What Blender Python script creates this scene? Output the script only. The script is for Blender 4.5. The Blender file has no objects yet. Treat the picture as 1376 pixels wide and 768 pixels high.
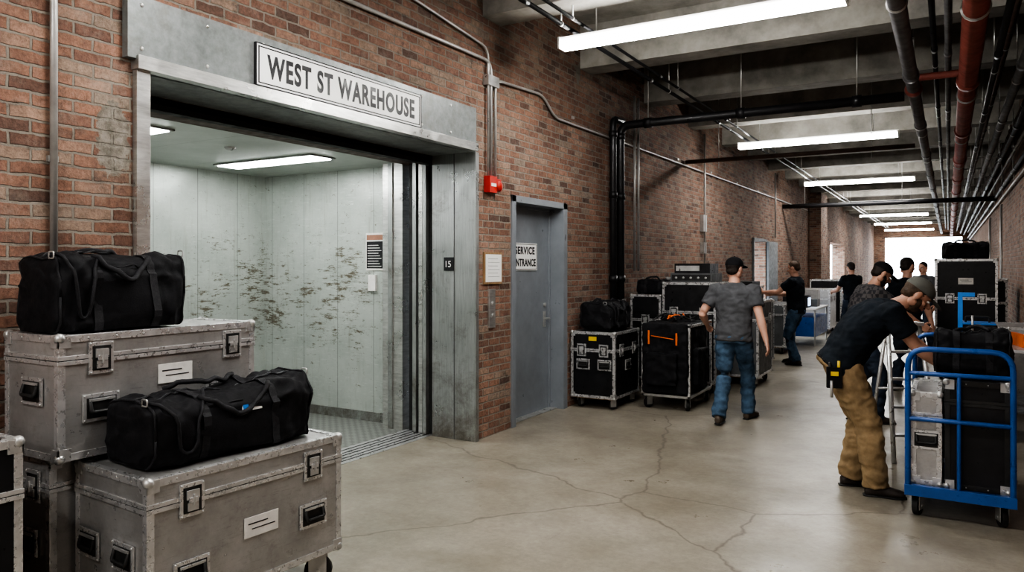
import bpy, math, random
from mathutils import Vector, Matrix, noise
random.seed(7)
V=Vector
sc=bpy.context.scene
# ------------------------------------------------------------------ materials
MATS={}
def newmat(name):
    m=bpy.data.materials.new(name); m.use_nodes=True
    nt=m.node_tree; b=nt.nodes['Principled BSDF']; MATS[name]=m
    return m,nt,b
def ramp(nt,src,stops):
    r=nt.nodes.new('ShaderNodeValToRGB'); cr=r.color_ramp
    while len(cr.elements)<len(stops): cr.elements.new(0.5)
    for e,(p,c) in zip(cr.elements,stops):
        e.position=p; e.color=(c[0],c[1],c[2],1) if hasattr(c,'__len__') else (c,c,c,1)
    nt.links.new(src,r.inputs[0]); return r.outputs[0]
def mixc(nt,f,a,b,mode='MIX'):
    m=nt.nodes.new('ShaderNodeMix'); m.data_type='RGBA'; m.blend_type=mode
    for i,s in ((0,f),(6,a),(7,b)):
        if hasattr(s,'is_output'): nt.links.new(s,m.inputs[i])
        elif i==0: m.inputs[0].default_value=s
        else: m.inputs[i].default_value=(s[0],s[1],s[2],1)
    return m.outputs[2]
def mth(nt,op,a,b=0.0):
    m=nt.nodes.new('ShaderNodeMath'); m.operation=op
    for i,s in ((0,a),(1,b)):
        if hasattr(s,'is_output'): nt.links.new(s,m.inputs[i])
        else: m.inputs[i].default_value=s
    return m.outputs[0]
def noi(nt,vec,scale,detail=4,rough=.6,dist=0):
    n=nt.nodes.new('ShaderNodeTexNoise'); n.inputs['Scale'].default_value=scale
    n.inputs['Detail'].default_value=detail; n.inputs['Roughness'].default_value=rough
    n.inputs['Distortion'].default_value=dist
    if vec is not None: nt.links.new(vec,n.inputs['Vector'])
    return n.outputs['Fac']
def mapp(nt,vec,scale=(1,1,1),loc=(0,0,0)):
    n=nt.nodes.new('ShaderNodeMapping'); n.inputs['Scale'].default_value=scale; n.inputs['Location'].default_value=loc
    nt.links.new(vec,n.inputs[0]); return n.outputs[0]
def bump(nt,b,h,st=.3,dist=.01):
    n=nt.nodes.new('ShaderNodeBump'); n.inputs['Strength'].default_value=st; n.inputs['Distance'].default_value=dist
    nt.links.new(h,n.inputs['Height']); nt.links.new(n.outputs[0],b.inputs['Normal'])
def pos(nt): return nt.nodes.new('ShaderNodeNewGeometry').outputs['Position']
def simple(name,col,rough=.6,metal=0,var=.25,scale=6,bs=0.0,bscale=60,stretch=(1,1,1),rvar=.15,spec=.5):
    m,nt,b=newmat(name)
    tc=nt.nodes.new('ShaderNodeTexCoord').outputs['Object']
    v=mapp(nt,tc,stretch)
    f=noi(nt,v,scale,5,.65)
    lo=[c*(1-var) for c in col]; hi=[min(1,c*(1+var)) for c in col]
    nt.links.new(ramp(nt,f,[(.3,lo),(.7,hi)]),b.inputs['Base Color'])
    nt.links.new(ramp(nt,noi(nt,v,scale*2.3,4),[(.3,max(.03,rough-rvar)),(.7,min(1,rough+rvar))]),b.inputs['Roughness'])
    b.inputs['Metallic'].default_value=metal; b.inputs['Specular IOR Level'].default_value=spec
    if bs>0: bump(nt,b,noi(nt,v,bscale,4),bs,.005)
    return m
def emis(name,col,st):
    m,nt,b=newmat(name); b.inputs['Base Color'].default_value=(.8,.8,.8,1)
    b.inputs['Emission Color'].default_value=(*col,1); b.inputs['Emission Strength'].default_value=st
    return m
def brickmat():
    m,nt,b=newmat('brick')
    p=pos(nt); sx=nt.nodes.new('ShaderNodeSeparateXYZ'); nt.links.new(p,sx.inputs[0])
    cb=nt.nodes.new('ShaderNodeCombineXYZ')
    h=mth(nt,'ADD',sx.outputs[0],sx.outputs[1])
    w1=mth(nt,'MULTIPLY',mth(nt,'SUBTRACT',noi(nt,p,7,5),.5),.028)
    w2=mth(nt,'MULTIPLY',mth(nt,'SUBTRACT',noi(nt,p,12,5),.5),.026)
    nt.links.new(mth(nt,'ADD',h,w1),cb.inputs[0]); nt.links.new(mth(nt,'ADD',sx.outputs[2],w2),cb.inputs[1])
    br=nt.nodes.new('ShaderNodeTexBrick'); nt.links.new(cb.outputs[0],br.inputs[0])
    br.inputs['Color1'].default_value=(0,0,0,1); br.inputs['Color2'].default_value=(1,1,1,1)
    br.inputs['Scale'].default_value=1; br.inputs['Mortar Size'].default_value=.0085; br.inputs['Mortar Smooth'].default_value=.4
    br.inputs['Brick Width'].default_value=.205; br.inputs['Row Height'].default_value=.068
    col=ramp(nt,br.outputs['Color'],[(0,(.15,.09,.07)),(.10,(.27,.145,.105)),(.4,(.36,.19,.13)),(.65,(.41,.23,.165)),(.88,(.43,.29,.215)),(1,(.34,.265,.21))])
    fine=ramp(nt,noi(nt,p,30,7,.8),[(.3,.45),(.7,1.25)])
    col=mixc(nt,1.0,col,fine,'MULTIPLY')
    big=ramp(nt,noi(nt,p,1.3,8,.72),[(.32,.5),(.6,1.05)])
    col=mixc(nt,.9,col,big,'MULTIPLY')
    mort=mixc(nt,br.outputs['Fac'],col,mixc(nt,noi(nt,p,9,4),(.18,.155,.13),(.37,.33,.28)))
    sm=ramp(nt,noi(nt,mapp(nt,p,(1,1,1),(3,5,1)),3.6,9,.82),[(.52,0),(.72,.5)])
    mort=mixc(nt,sm,mort,(.38,.33,.28))
    dk=ramp(nt,noi(nt,mapp(nt,p,(1,1,1.6),(8,1,4)),4.5,9,.8),[(.56,0),(.69,.8)])
    mort=mixc(nt,dk,mort,(.09,.07,.058))
    pt=ramp(nt,noi(nt,mapp(nt,p,(1,1,.8),(11.3,4.2,7)),1.1,6,.6),[(.70,0),(.715,1)])
    mort=mixc(nt,pt,mort,(.24,.22,.19))
    dy=mth(nt,'DIVIDE',mth(nt,'SUBTRACT',sx.outputs[1],2.35),.10); dz=mth(nt,'DIVIDE',mth(nt,'SUBTRACT',sx.outputs[2],2.34),.20)
    dd=mth(nt,'ADD',mth(nt,'POWER',mth(nt,'ABSOLUTE',dy),3.0),mth(nt,'POWER',mth(nt,'ABSOLUTE',dz),3.0))
    dd=mth(nt,'ADD',dd,mth(nt,'MULTIPLY',mth(nt,'SUBTRACT',noi(nt,p,14,6,.7),.5),3.4))
    mort=mixc(nt,ramp(nt,dd,[(.75,.95),(.95,0)]),mort,mixc(nt,ramp(nt,noi(nt,p,16,6,.7),[(.4,0),(.62,1)]),(.17,.155,.13),(.34,.31,.265)))
    # brick colour gets darker towards the top, with a noisy edge
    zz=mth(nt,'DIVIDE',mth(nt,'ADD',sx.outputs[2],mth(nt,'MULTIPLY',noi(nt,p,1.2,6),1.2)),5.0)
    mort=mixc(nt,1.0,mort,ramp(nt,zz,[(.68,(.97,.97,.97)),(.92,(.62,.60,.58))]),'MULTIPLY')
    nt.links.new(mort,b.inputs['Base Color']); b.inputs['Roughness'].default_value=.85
    hh=mth(nt,'SUBTRACT',mth(nt,'MULTIPLY',noi(nt,p,38,6,.75),.8),br.outputs['Fac'])
    bump(nt,b,hh,.95,.014)
brickmat()
def floormat():
    m,nt,b=newmat('floor_concrete'); p=pos(nt)
    f=noi(nt,p,.8,10,.66,.3)
    c=ramp(nt,f,[(.28,(.17,.15,.118)),(.45,(.25,.225,.18)),(.58,(.315,.285,.235)),(.75,(.39,.36,.305))])
    sp=ramp(nt,noi(nt,p,22,8,.8),[(.3,.75),(.7,1.12)])
    c=mixc(nt,1,c,sp,'MULTIPLY')
    st=ramp(nt,noi(nt,mapp(nt,p,(1,1,1),(7,2,0)),1.4,10,.78,.1),[(.45,0),(.8,.5)])
    c=mixc(nt,st,c,(.14,.11,.075))
    sk=ramp(nt,noi(nt,mapp(nt,p,(1,.25,1),(2,9,0)),7,8,.8,.1),[(.60,0),(.72,.4)])
    c=mixc(nt,sk,c,(.12,.10,.075))
    vo=nt.nodes.new('ShaderNodeTexVoronoi'); vo.feature='DISTANCE_TO_EDGE'; vo.inputs['Scale'].default_value=.30
    dd=nt.nodes.new('ShaderNodeVectorMath'); dd.operation='ADD'
    nn=nt.nodes.new('ShaderNodeTexNoise'); nn.inputs['Scale'].default_value=2.2; nn.inputs['Detail'].default_value=7
    nt.links.new(p,nn.inputs['Vector']); nt.links.new(p,dd.inputs[0])
    sc_=nt.nodes.new('ShaderNodeVectorMath'); sc_.operation='SCALE'; sc_.inputs['Scale'].default_value=.28
    nt.links.new(nn.outputs['Color'],sc_.inputs[0]); nt.links.new(sc_.outputs[0],dd.inputs[1]); nt.links.new(dd.outputs[0],vo.inputs['Vector'])
    cr=ramp(nt,vo.outputs['Distance'],[(0,.75),(.0022,0)])
    c=mixc(nt,cr,c,(.08,.065,.05))
    nt.links.new(c,b.inputs['Base Color'])
    nt.links.new(ramp(nt,noi(nt,p,1.7,8,.75),[(.3,.24),(.7,.5)]),b.inputs['Roughness'])
    bump(nt,b,noi(nt,p,18,5),.08,.01)
floormat()
def elevmat(name,ceil=False):
    m,nt,b=newmat(name); p=pos(nt)
    sx=nt.nodes.new('ShaderNodeSeparateXYZ'); nt.links.new(p,sx.inputs[0])
    c=ramp(nt,noi(nt,p,1.5,8,.7),[(.3,(.38,.415,.385)),(.7,(.53,.565,.53))])
    if not ceil:
        band=ramp(nt,mth(nt,'ABSOLUTE',mth(nt,'SUBTRACT',sx.outputs[2],1.3)),[(.1,.10),(1.2,.0)])
        clus=mth(nt,'MULTIPLY',mth(nt,'SUBTRACT',noi(nt,mapp(nt,p,(1,1,1),(1,9,2)),2.1,4),.5),.34)
        s1=mth(nt,'ADD',noi(nt,mapp(nt,p,(1.5,1.5,6)),4.0,10,.82),clus)
        f=ramp(nt,mth(nt,'ADD',s1,band),[(.635,0),(.675,.9)])
        c=mixc(nt,f,c,(.12,.095,.06))
        s2=noi(nt,mapp(nt,p,(14,14,.9),(2,3,4)),1.5,7,.75)
        c=mixc(nt,ramp(nt,s2,[(.55,0),(.8,.6)]),c,(.23,.21,.155))
        s3=noi(nt,mapp(nt,p,(3,3,30),(2,3,4)),2,7,.8)
        c=mixc(nt,ramp(nt,s3,[(.57,0),(.66,.55)]),c,(.70,.73,.70))
        s4=noi(nt,mapp(nt,p,(1,1,1.4),(6,3,8)),12,8,.82)
        c=mixc(nt,ramp(nt,s4,[(.60,0),(.64,.75)]),c,(.15,.125,.09))
    h=mth(nt,'ADD',sx.outputs[0],sx.outputs[1]) if not ceil else sx.outputs[1]
    w=mth(nt,'ABSOLUTE',mth(nt,'SUBTRACT',mth(nt,'FRACT',mth(nt,'DIVIDE',h,.52 if not ceil else .9)),.5))
    g=ramp(nt,w,[(0,.7),(.012 if not ceil else .005,0)])
    c=mixc(nt,g,c,(.09,.09,.08))
    nt.links.new(c,b.inputs['Base Color']); b.inputs['Roughness'].default_value=.36; b.inputs['Metallic'].default_value=.3
    bump(nt,b,noi(nt,p,3,4),.25,.03)
elevmat('elevator_paint'); elevmat('elevator_ceiling',True)
def steelmat(name,col,stretch,rough=.33,dirt=.4,metal=.7):
    m,nt,b=newmat(name); p=pos(nt)
    f=noi(nt,mapp(nt,p,stretch),6,6,.7)
    c=ramp(nt,f,[(.3,[x*.75 for x in col]),(.7,[min(1,x*1.2) for x in col])])
    sx=nt.nodes.new('ShaderNodeSeparateXYZ'); nt.links.new(p,sx.inputs[0])
    low=ramp(nt,sx.outputs[2],[(.0,.16),(.9,0)])
    d=ramp(nt,mth(nt,'ADD',noi(nt,p,2.6,9,.8,.3),low),[(.52,0),(.75,dirt)])
    c=mixc(nt,d,c,(.13,.105,.08))
    nt.links.new(c,b.inputs['Base Color']); b.inputs['Metallic'].default_value=metal
    nt.links.new(ramp(nt,noi(nt,p,4,6),[(.3,rough-.08),(.7,rough+.17)]),b.inputs['Roughness'])
steelmat('steel_brushed',(.66,.66,.645),(1,1,8),.28,.35,.85)
steelmat('steel_plate',(.44,.455,.45),(30,3,.8),.32,.75,.75)
def tread():
    m,nt,b=newmat('tread_plate'); p=pos(nt)
    w=nt.nodes.new('ShaderNodeTexChecker'); w.inputs['Scale'].default_value=22; nt.links.new(p,w.inputs[0])
    c=mixc(nt,w.outputs['Fac'],(.20,.205,.19),(.30,.31,.29))
    nt.links.new(c,b.inputs['Base Color']); b.inputs['Metallic'].default_value=.4; b.inputs['Roughness'].default_value=.42
    bump(nt,b,w.outputs['Fac'],.4,.004)
tread()
steelmat('header_paint',(.22,.235,.235),(3,3,3),.4,.5,.3)
simple('door_paint',(.22,.24,.265),.42,.1,.12,3,.05)
simple('ceiling_concrete',(.25,.238,.215),.9,0,.4,2.2,.3,25)
simple('dark',(.014,.014,.014),.6,0,.3)
simple('alu',(.55,.55,.55),.36,.7,.2,9)
simple('alu_edge',(.62,.62,.625),.32,.7,.2,14)
def casemat():
    m,nt,b=newmat('case_silver')
    tc=nt.nodes.new('ShaderNodeTexCoord').outputs['Object']
    c=ramp(nt,noi(nt,tc,3,9,.75),[(.3,(.31,.305,.30)),(.7,(.52,.515,.51))])
    s=noi(nt,mapp(nt,tc,(3,3,26)),3,8,.8); c=mixc(nt,ramp(nt,s,[(.55,0),(.67,.55)]),c,(.20,.185,.17))
    s=noi(nt,mapp(nt,tc,(2,2,2),(1,1,5)),4,9,.8); c=mixc(nt,ramp(nt,s,[(.54,0),(.68,.5)]),c,(.20,.18,.16))
    s=noi(nt,mapp(nt,tc,(9,9,4),(3,1,2)),6,8,.85); c=mixc(nt,ramp(nt,s,[(.61,0),(.67,.65)]),c,(.75,.745,.74))
    s=noi(nt,mapp(nt,tc,(3,3,3),(7,1,9)),9,8,.85); c=mixc(nt,ramp(nt,s,[(.64,0),(.68,.7)]),c,(.07,.06,.055))
    nt.links.new(c,b.inputs['Base Color']); b.inputs['Metallic'].default_value=.6
    nt.links.new(ramp(nt,noi(nt,tc,7,6),[(.3,.26),(.7,.5)]),b.inputs['Roughness'])
    bump(nt,b,mth(nt,'ADD',mth(nt,'MULTIPLY',noi(nt,tc,90,4),.25),noi(nt,tc,7,4)),.16,.008)
casemat()
simple('case_black',(.013,.013,.015),.4,0,.35,8,.1,200,spec=.35)
simple('case_grey',(.11,.115,.12),.5,.2,.25,6)
simple('case_recess',(.04,.04,.04),.45,.5,.3,9)
simple('bag_black',(.009,.009,.011),.72,0,.35,14,.3,180,spec=.25)
simple('strap',(.018,.018,.021),.65,0,.3,40,.5,300,spec=.3)
simple('rubber',(.015,.015,.015),.6)
simple('zinc',(.5,.5,.49),.4,.7)
simple('conduit',(.40,.39,.375),.42,.5,.2)
simple('pipe_black',(.016,.016,.018),.42,.2,.3)
simple('pipe_grey',(.15,.15,.155),.5,.3,.3)
simple('pipe_red',(.25,.07,.055),.5,.1,.3)
simple('pipe_rust',(.10,.065,.052),.55,.2,.3)
simple('white_paint',(.88,.88,.87),.45,0,.04)
simple('sticker',(.72,.70,.67),.6,0,.15,12)
simple('ink',(.012,.012,.014),.5,0,.1)
simple('red_box',(.5,.03,.02),.4,0,.1)
simple('orange',(.7,.15,.03),.6,0,.1)
simple('yellow',(.7,.5,.04),.5,0,.1)
simple('brownish',(.3,.15,.10),.6,0,.2)
simple('blue_tube',(.018,.085,.30),.38,.1,.2)
simple('blue_paint',(.03,.20,.6),.4,0,.15)
simple('wood',(.3,.19,.1),.6,0,.25,5,0,60,(1,8,1))
simple('asphalt',(.5,.5,.5),.8,0,.15)
simple('skin',(.54,.31,.23),.5,0,.12,9)
simple('skin_tan',(.45,.245,.17),.5,0,.12,9)
simple('lips',(.36,.14,.12),.5,0,.1)
simple('eye_white',(.7,.68,.65),.3,0,.03)
simple('hair_dark',(.02,.013,.01),.7,0,.4,40,.5,200)
simple('hair_brown',(.06,.035,.02),.7,0,.4,40,.5,200)
simple('shirt_black',(.012,.016,.022),.9,0,.3,9,.3,30,spec=.2)
simple('shirt_grey',(.085,.087,.094),.9,0,.25,9,.3,30,spec=.2)
simple('denim',(.055,.095,.15),.85,0,.55,7,.4,40,spec=.3)
simple('denim_dark',(.025,.035,.055),.85,0,.4,7,.4,40,spec=.3)
simple('khaki',(.27,.19,.108),.85,0,.35,6,.4,30,spec=.2)
simple('boot_dark',(.03,.022,.018),.6,0,.3)
simple('boot_brown',(.07,.05,.035),.6,0,.3)
simple('cap_black',(.012,.012,.014),.85,0,.2,spec=.2)
simple('cap_grey',(.11,.11,.10),.85,0,.2,spec=.2)
def plaid():
    m,nt,b=newmat('plaid')
    tc=nt.nodes.new('ShaderNodeTexCoord').outputs['Object']
    c=nt.nodes.new('ShaderNodeTexChecker'); c.inputs['Scale'].default_value=24; nt.links.new(tc,c.inputs[0])
    nt.links.new(mixc(nt,c.outputs['Fac'],(.025,.025,.03),(.08,.072,.072)),b.inputs['Base Color']); b.inputs['Roughness'].default_value=.9
plaid()
emis('lamp',(1,.985,.95),55)
emis('lamp_elev',(.98,1,.985),24)
emis('screen',(.5,.7,1),2)
# ------------------------------------------------------------------ mesh builder
def frame(t,ref=None):
    t=t.normalized(); ref=ref or V((0,0,1))
    if abs(t.dot(ref))>.97: ref=V((0,1,0)) if abs(t.y)<.9 else V((1,0,0))
    u=ref.cross(t).normalized(); v=t.cross(u).normalized(); return u,v
class MB:
    def __init__(s): s.v=[];s.f=[];s.m=[];s.s=[];s.mats=[]
    def mi(s,m):
        if m not in s.mats: s.mats.append(m)
        return s.mats.index(m)
    def add(s,vs,fs,m,sm=False,M=None):
        o=len(s.v); k=s.mi(m)
        s.v+= [tuple(M@V(p)) for p in vs] if M else [tuple(p) for p in vs]
        for f in fs: s.f.append([i+o for i in f]); s.m.append(k); s.s.append(sm)
    def box(s,c,d,m,R=None):
        x,y,z=[a/2 for a in d]
        vs=[V((i*x,j*y,k*z)) for i in(-1,1) for j in(-1,1) for k in(-1,1)]
        if R: vs=[R@v for v in vs]
        vs=[v+V(c) for v in vs]
        s.add(vs,[(0,1,3,2),(4,6,7,5),(0,4,5,1),(2,3,7,6),(0,2,6,4),(1,5,7,3)],m)
    def bx(s,x0,x1,y0,y1,z0,z1,m): s.box(((x0+x1)/2,(y0+y1)/2,(z0+z1)/2),(x1-x0,y1-y0,z1-z0),m)
    def secs(s,S,m,cap=True,sm=True,n=14):
        vs=[];fs=[]
        for c,a,b,U,W in S:
            for i in range(n):
                t=2*math.pi*i/n; vs.append(V(c)+U*(a*math.cos(t))+W*(b*math.sin(t)))
        for j in range(len(S)-1):
            for i in range(n):
                k=(i+1)%n; fs.append((j*n+i,j*n+k,(j+1)*n+k,(j+1)*n+i))
        if cap:
            fs.append(tuple(reversed(range(n)))); fs.append(tuple((len(S)-1)*n+i for i in range(n)))
        s.add(vs,fs,m,sm)
    def limb(s,P,r,m,rnd=True,n=14,flat=None,ref=None):
        P=[V(p) for p in P]; r=[(x,x) if not hasattr(x,'__len__') else x for x in r]
        S=[]
        L=len(P)
        for i in range(L):
            t=(P[min(i+1,L-1)]-P[max(i-1,0)])
            U,W=frame(t,ref); S.append((P[i],r[i][0],r[i][1],U,W))
        if rnd:
            t0=(P[1]-P[0]).normalized(); t1=(P[-1]-P[-2]).normalized(); A=[];B=[]
            c,a,b,U,W=S[0]
            for q in (80,55,28):
                q=math.radians(q); A.append((c-t0*min(a,b)*math.sin(q),a*math.cos(q),b*math.cos(q),U,W))
            c,a,b,U,W=S[-1]
            for q in (28,55,80):
                q=math.radians(q); B.append((c+t1*min(a,b)*math.sin(q),a*math.cos(q),b*math.cos(q),U,W))
            S=A+S+B
        s.secs(S,m,True,True,n)
    def cyl(s,p0,p1,r,m,r1=None,n=16):
        s.limb([p0,p1],[r,r if r1 is None else r1],m,False,n)
    def tube(s,P,r,m,n=10,rad=0):
        P=[V(p) for p in P]
        if rad>0:
            Q=[P[0]]
            for i in range(1,len(P)-1):
                a=(P[i-1]-P[i]); b=(P[i+1]-P[i]); d=min(rad,a.length*.49,b.length*.49)
                p0=P[i]+a.normalized()*d; p1=P[i]+b.normalized()*d
                for k in range(6):
                    t=k/5; Q.append(p0*(1-t)**2+P[i]*2*t*(1-t)+p1*t*t)
            Q.append(P[-1]); P=Q
        S=[];U=None
        for i in range(len(P)):
            t=(P[min(i+1,len(P)-1)]-P[max(i-1,0)]).normalized()
            if U is None: U,W=frame(t)
            else:
                U=(U-t*U.dot(t)).normalized()
            W=t.cross(U); S.append((P[i],r,r,U,W))
        s.secs(S,m,True,True,n)
    def band(s,P,w,th,m,side):
        P=[V(p) for p in P]; vs=[];fs=[]
        for i in range(len(P)):
            sd=V(side[i]) if isinstance(side,list) else V(side)
            t=(P[min(i+1,len(P)-1)]-P[max(i-1,0)]).normalized(); nn=t.cross(sd).normalized()
            for a,b in((-1,-1),(1,-1),(1,1),(-1,1)): vs.append(P[i]+sd*(a*w/2)+nn*(b*th/2))
        for i in range(len(P)-1):
            for k in range(4): fs.append((i*4+k,i*4+(k+1)%4,(i+1)*4+(k+1)%4,(i+1)*4+k))
        e=(len(P)-1)*4; fs+=[(3,2,1,0),(e,e+1,e+2,e+3)]
        s.add(vs,fs,m,False)
    def ell(s,c,r,m,R=None,n=16,h=10):
        vs=[];fs=[]
        for j in range(1,h):
            q=math.pi*j/h
            for i in range(n):
                t=2*math.pi*i/n; vs.append(V((r[0]*math.sin(q)*math.cos(t),r[1]*math.sin(q)*math.sin(t),r[2]*math.cos(q))))
        a=len(vs); vs.append(V((0,0,r[2]))); vs.append(V((0,0,-r[2])))
        for j in range(h-2):
            for i in range(n):
                k=(i+1)%n; fs.append((j*n+i,(j+1)*n+i,(j+1)*n+k,j*n+k))
        for i in range(n):
            k=(i+1)%n; fs.append((a,i,k)); fs.append((a+1,(h-2)*n+k,(h-2)*n+i))
        if R: vs=[R@v for v in vs]
        s.add([v+V(c) for v in vs],fs,m,True)
    def build(s,name,loc=(0,0,0),rz=0,bev=0,parent=None):
        me=bpy.data.meshes.new(name); me.from_pydata(s.v,[],s.f)
        for m in s.mats: me.materials.append(MATS[m])
        me.polygons.foreach_set('material_index',s.m); me.polygons.foreach_set('use_smooth',s.s)
        me.update()
        o=bpy.data.objects.new(name,me); sc.collection.objects.link(o)
        o.location=loc; o.rotation_euler=(0,0,rz)
        if bev:
            b=o.modifiers.new('bevel','BEVEL'); b.width=bev; b.segments=2; b.limit_method='ANGLE'; b.angle_limit=math.radians(50)
        if parent: o.parent=parent
        return o
def text_into(mb,body,M,m,w,h,off=0.0,ext=.0015,space=1.0,line=1.0):
    cu=bpy.data.curves.new('t','FONT'); cu.body=body; cu.size=1; cu.extrude=0.001; cu.align_x='CENTER'; cu.align_y='CENTER'
    cu.offset=off; cu.space_character=space; cu.space_line=line
    o=bpy.data.objects.new('t',cu); sc.collection.objects.link(o)
    dg=bpy.context.evaluated_depsgraph_get(); me=bpy.data.meshes.new_from_object(o.evaluated_get(dg))
    X=[v.co.x for v in me.vertices]; Y=[v.co.y for v in me.vertices]; x0,x1,y0,y1=min(X),max(X),min(Y),max(Y)
    mb.add([((v.co.x-(x0+x1)/2)*w/(x1-x0),(v.co.y-(y0+y1)/2)*h/(y1-y0),v.co.z*ext/.001) for v in me.vertices],[tuple(p.vertices) for p in me.polygons],m,False,M)
    bpy.data.objects.remove(o); bpy.data.meshes.remove(me)
def blob(dst,src,mat,voxel,it=3,amp=0,freq=9):
    me=bpy.data.meshes.new('b'); me.from_pydata(src.v,[],src.f); me.update()
    o=bpy.data.objects.new('b',me); sc.collection.objects.link(o)
    r=o.modifiers.new('r','REMESH'); r.mode='VOXEL'; r.voxel_size=voxel
    if it: q=o.modifiers.new('s','SMOOTH'); q.factor=.5; q.iterations=it
    dg=bpy.context.evaluated_depsgraph_get(); e=bpy.data.meshes.new_from_object(o.evaluated_get(dg))
    vs=[v.co.copy() for v in e.vertices]
    if amp:
        for i,v in enumerate(e.vertices):
            c=v.co; n1=noise.noise(V((c.x*freq,c.y*freq,c.z*freq*1.6))); n2=1-abs(noise.noise(V((c.x*freq*1.3+5,c.y*freq*1.3,c.z*freq*1.9))))*2
            vs[i]=c+v.normal*amp*(n1+.6*n2)
    dst.add(vs,[tuple(p.vertices) for p in e.polygons],mat,True)
    bpy.data.objects.remove(o); bpy.data.meshes.remove(me); bpy.data.meshes.remove(e)
def MX(x,y,z): return Matrix(((0,0,1,x),(1,0,0,y),(0,1,0,z),(0,0,0,1)))
def MYn(x,y,z): return Matrix(((1,0,0,x),(0,0,-1,y),(0,1,0,z),(0,0,0,1)))
LW=-3.88; RW=1.02
# ------------------------------------------------------------------ room shell
b=MB()
def wl(y0,y1,z0,z1): b.bx(-4.38,LW,y0,y1,z0,z1,'brick')
wl(-8,2.46,0,4.6); wl(2.46,5.91,2.80,4.6); wl(5.91,6.56,0,4.6); wl(6.56,7.84,2.40,4.6)
wl(7.84,17.5,0,4.6); wl(17.5,18.9,2.3,4.6); wl(18.9,30.5,0,4.6); wl(30.5,35,2.6,4.6); wl(35,50,0,4.6)
b.bx(LW,LW+.35,25.6,27,0,4.05,'brick')
b.build('wall_left')
b=MB(); b.bx(RW,RW+.4,-8,50,0,4.6,'brick'); b.build('wall_right')
b=MB(); b.bx(RW-.05,RW,-8,50,0,.12,'ceiling_concrete'); b.build('baseboard_right')
b=MB(); b.bx(-4.38,-3.3,50,50.4,0,4.6,'brick'); b.bx(.7,1.42,50,50.4,0,4.6,'brick'); b.bx(-3.3,.7,50,50.4,3.4,4.6,'brick'); b.build('wall_far')
b=MB(); b.bx(-4.38,1.42,-8.4,-8,0,4.6,'brick'); b.build('wall_back')
b=MB(); b.bx(-4.38,1.42,-8.4,50.4,-.1,0,'floor_concrete'); b.build('floor')
b=MB(); b.bx(-4.38,1.42,-8.4,50.4,4.6,4.8,'ceiling_concrete'); b.build('ceiling')
b=MB(); y=-7
while y<50: b.bx(LW,RW,y-.17,y+.17,4.08,4.6,'ceiling_concrete'); y+=2.2
b.build('ceiling_beams')
b=MB(); b.bx(-60,60,50.5,160,-.12,-.02,'asphalt'); b.bx(-60,-7.4,-8,50.5,-.12,-.02,'asphalt'); b.bx(-7.4,-4.4,7,50.5,-.12,-.02,'asphalt'); b.build('exterior_ground')
# ------------------------------------------------------------------ freight elevator
b=MB()
H0=2.745; FX=-3.84
b.bx(LW-.02,LW+.05,2.40,5.84,2.80,3.15,'header_paint')
b.bx(LW-.02,LW+.07,2.45,5.85,H0,2.82,'steel_brushed')
b.bx(-4.38,LW,2.46,5.91,H0,2.80,'header_paint')
b.bx(-4.38,FX,2.46,2.54,0,H0,'steel_brushed')
b.bx(-4.36,LW+.03,5.86,5.915,0,H0,'steel_plate')
b.bx(-4.10,-4.095,5.854,5.86,0,H0,'pipe_grey')
for z in (2.86,3.1):
    y=2.48
    while y<5.8: b.ell((LW+.052,y,z),(.008,.012,.012),'steel_brushed',None,8,6); y+=.42
b.bx(-4.78,-4.36,2.3,6.3,2.70,2.95,'pipe_rust')
b.bx(-4.44,-4.36,2.3,6.2,2.66,2.74,'dark')
b.bx(-4.78,-4.38,6.24,6.3,0,2.75,'dark'); b.bx(-4.78,-4.38,2.3,2.36,0,2.75,'dark')
for i,(xx,yy,mm) in enumerate([(-4.405,5.90,'dark'),(-4.46,5.86,'steel_plate'),(-4.53,5.89,'steel_brushed'),(-4.60,5.88,'steel_plate'),(-4.68,5.93,'dark')]):
    b.bx(xx-.022,xx+.022,yy,6.24,.01,2.70,mm)
for i,(xx,yy) in enumerate([(-4.46,2.62),(-4.54,2.60),(-4.62,2.58)]): b.bx(xx-.02,xx+.02,2.36,yy-.1,.01,2.70,'steel_plate')
b.bx(-4.76,-4.38,2.36,6.24,-.06,.004,'alu')
for xx in (-4.44,-4.5,-4.57,-4.63,-4.70): b.bx(xx-.008,xx+.008,2.36,6.24,.004,.0065,'dark')
b.bx(-7.06,-7.0,1.9,6.16,-.02,2.78,'elevator_paint'); b.bx(-7.0,-5.02,6.10,6.16,-.02,2.78,'elevator_paint')
b.bx(-7.0,-4.78,1.9,1.96,-.02,2.78,'elevator_paint')
b.bx(-7.0,-4.78,1.96,6.16,2.72,2.78,'elevator_ceiling'); b.bx(-7.0,-4.76,1.96,6.16,-.05,0.0,'tread_plate')
b.bx(-5.04,-4.78,5.92,6.16,0,2.72,'steel_brushed'); b.bx(-4.96,-4.90,5.905,5.925,0,2.72,'steel_plate')
b.bx(-4.84,-4.78,1.96,2.5,0,2.72,'steel_brushed')
b.bx(-7.0,-6.985,1.96,6.1,0,.10,'steel_plate'); b.bx(-7.0,-5.04,6.085,6.1,0,.10,'steel_plate')
for yy in (5.19,3.45):
    b.bx(-6.55,-5.15,yy-.16,yy+.16,2.705,2.72,'steel_plate'); b.bx(-6.52,-5.18,yy-.13,yy+.13,2.698,2.706,'lamp_elev')
b.ell((-5.5,4.4,2.72),(.05,.05,.03),'zinc')
b.bx(-5.42,-5.16,6.09,6.1,1.62,2.02,'sticker'); b.bx(-5.405,-5.175,6.086,6.092,1.64,1.93,'ink'); b.bx(-5.405,-5.175,6.086,6.092,1.945,2.0,'brownish')
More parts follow.
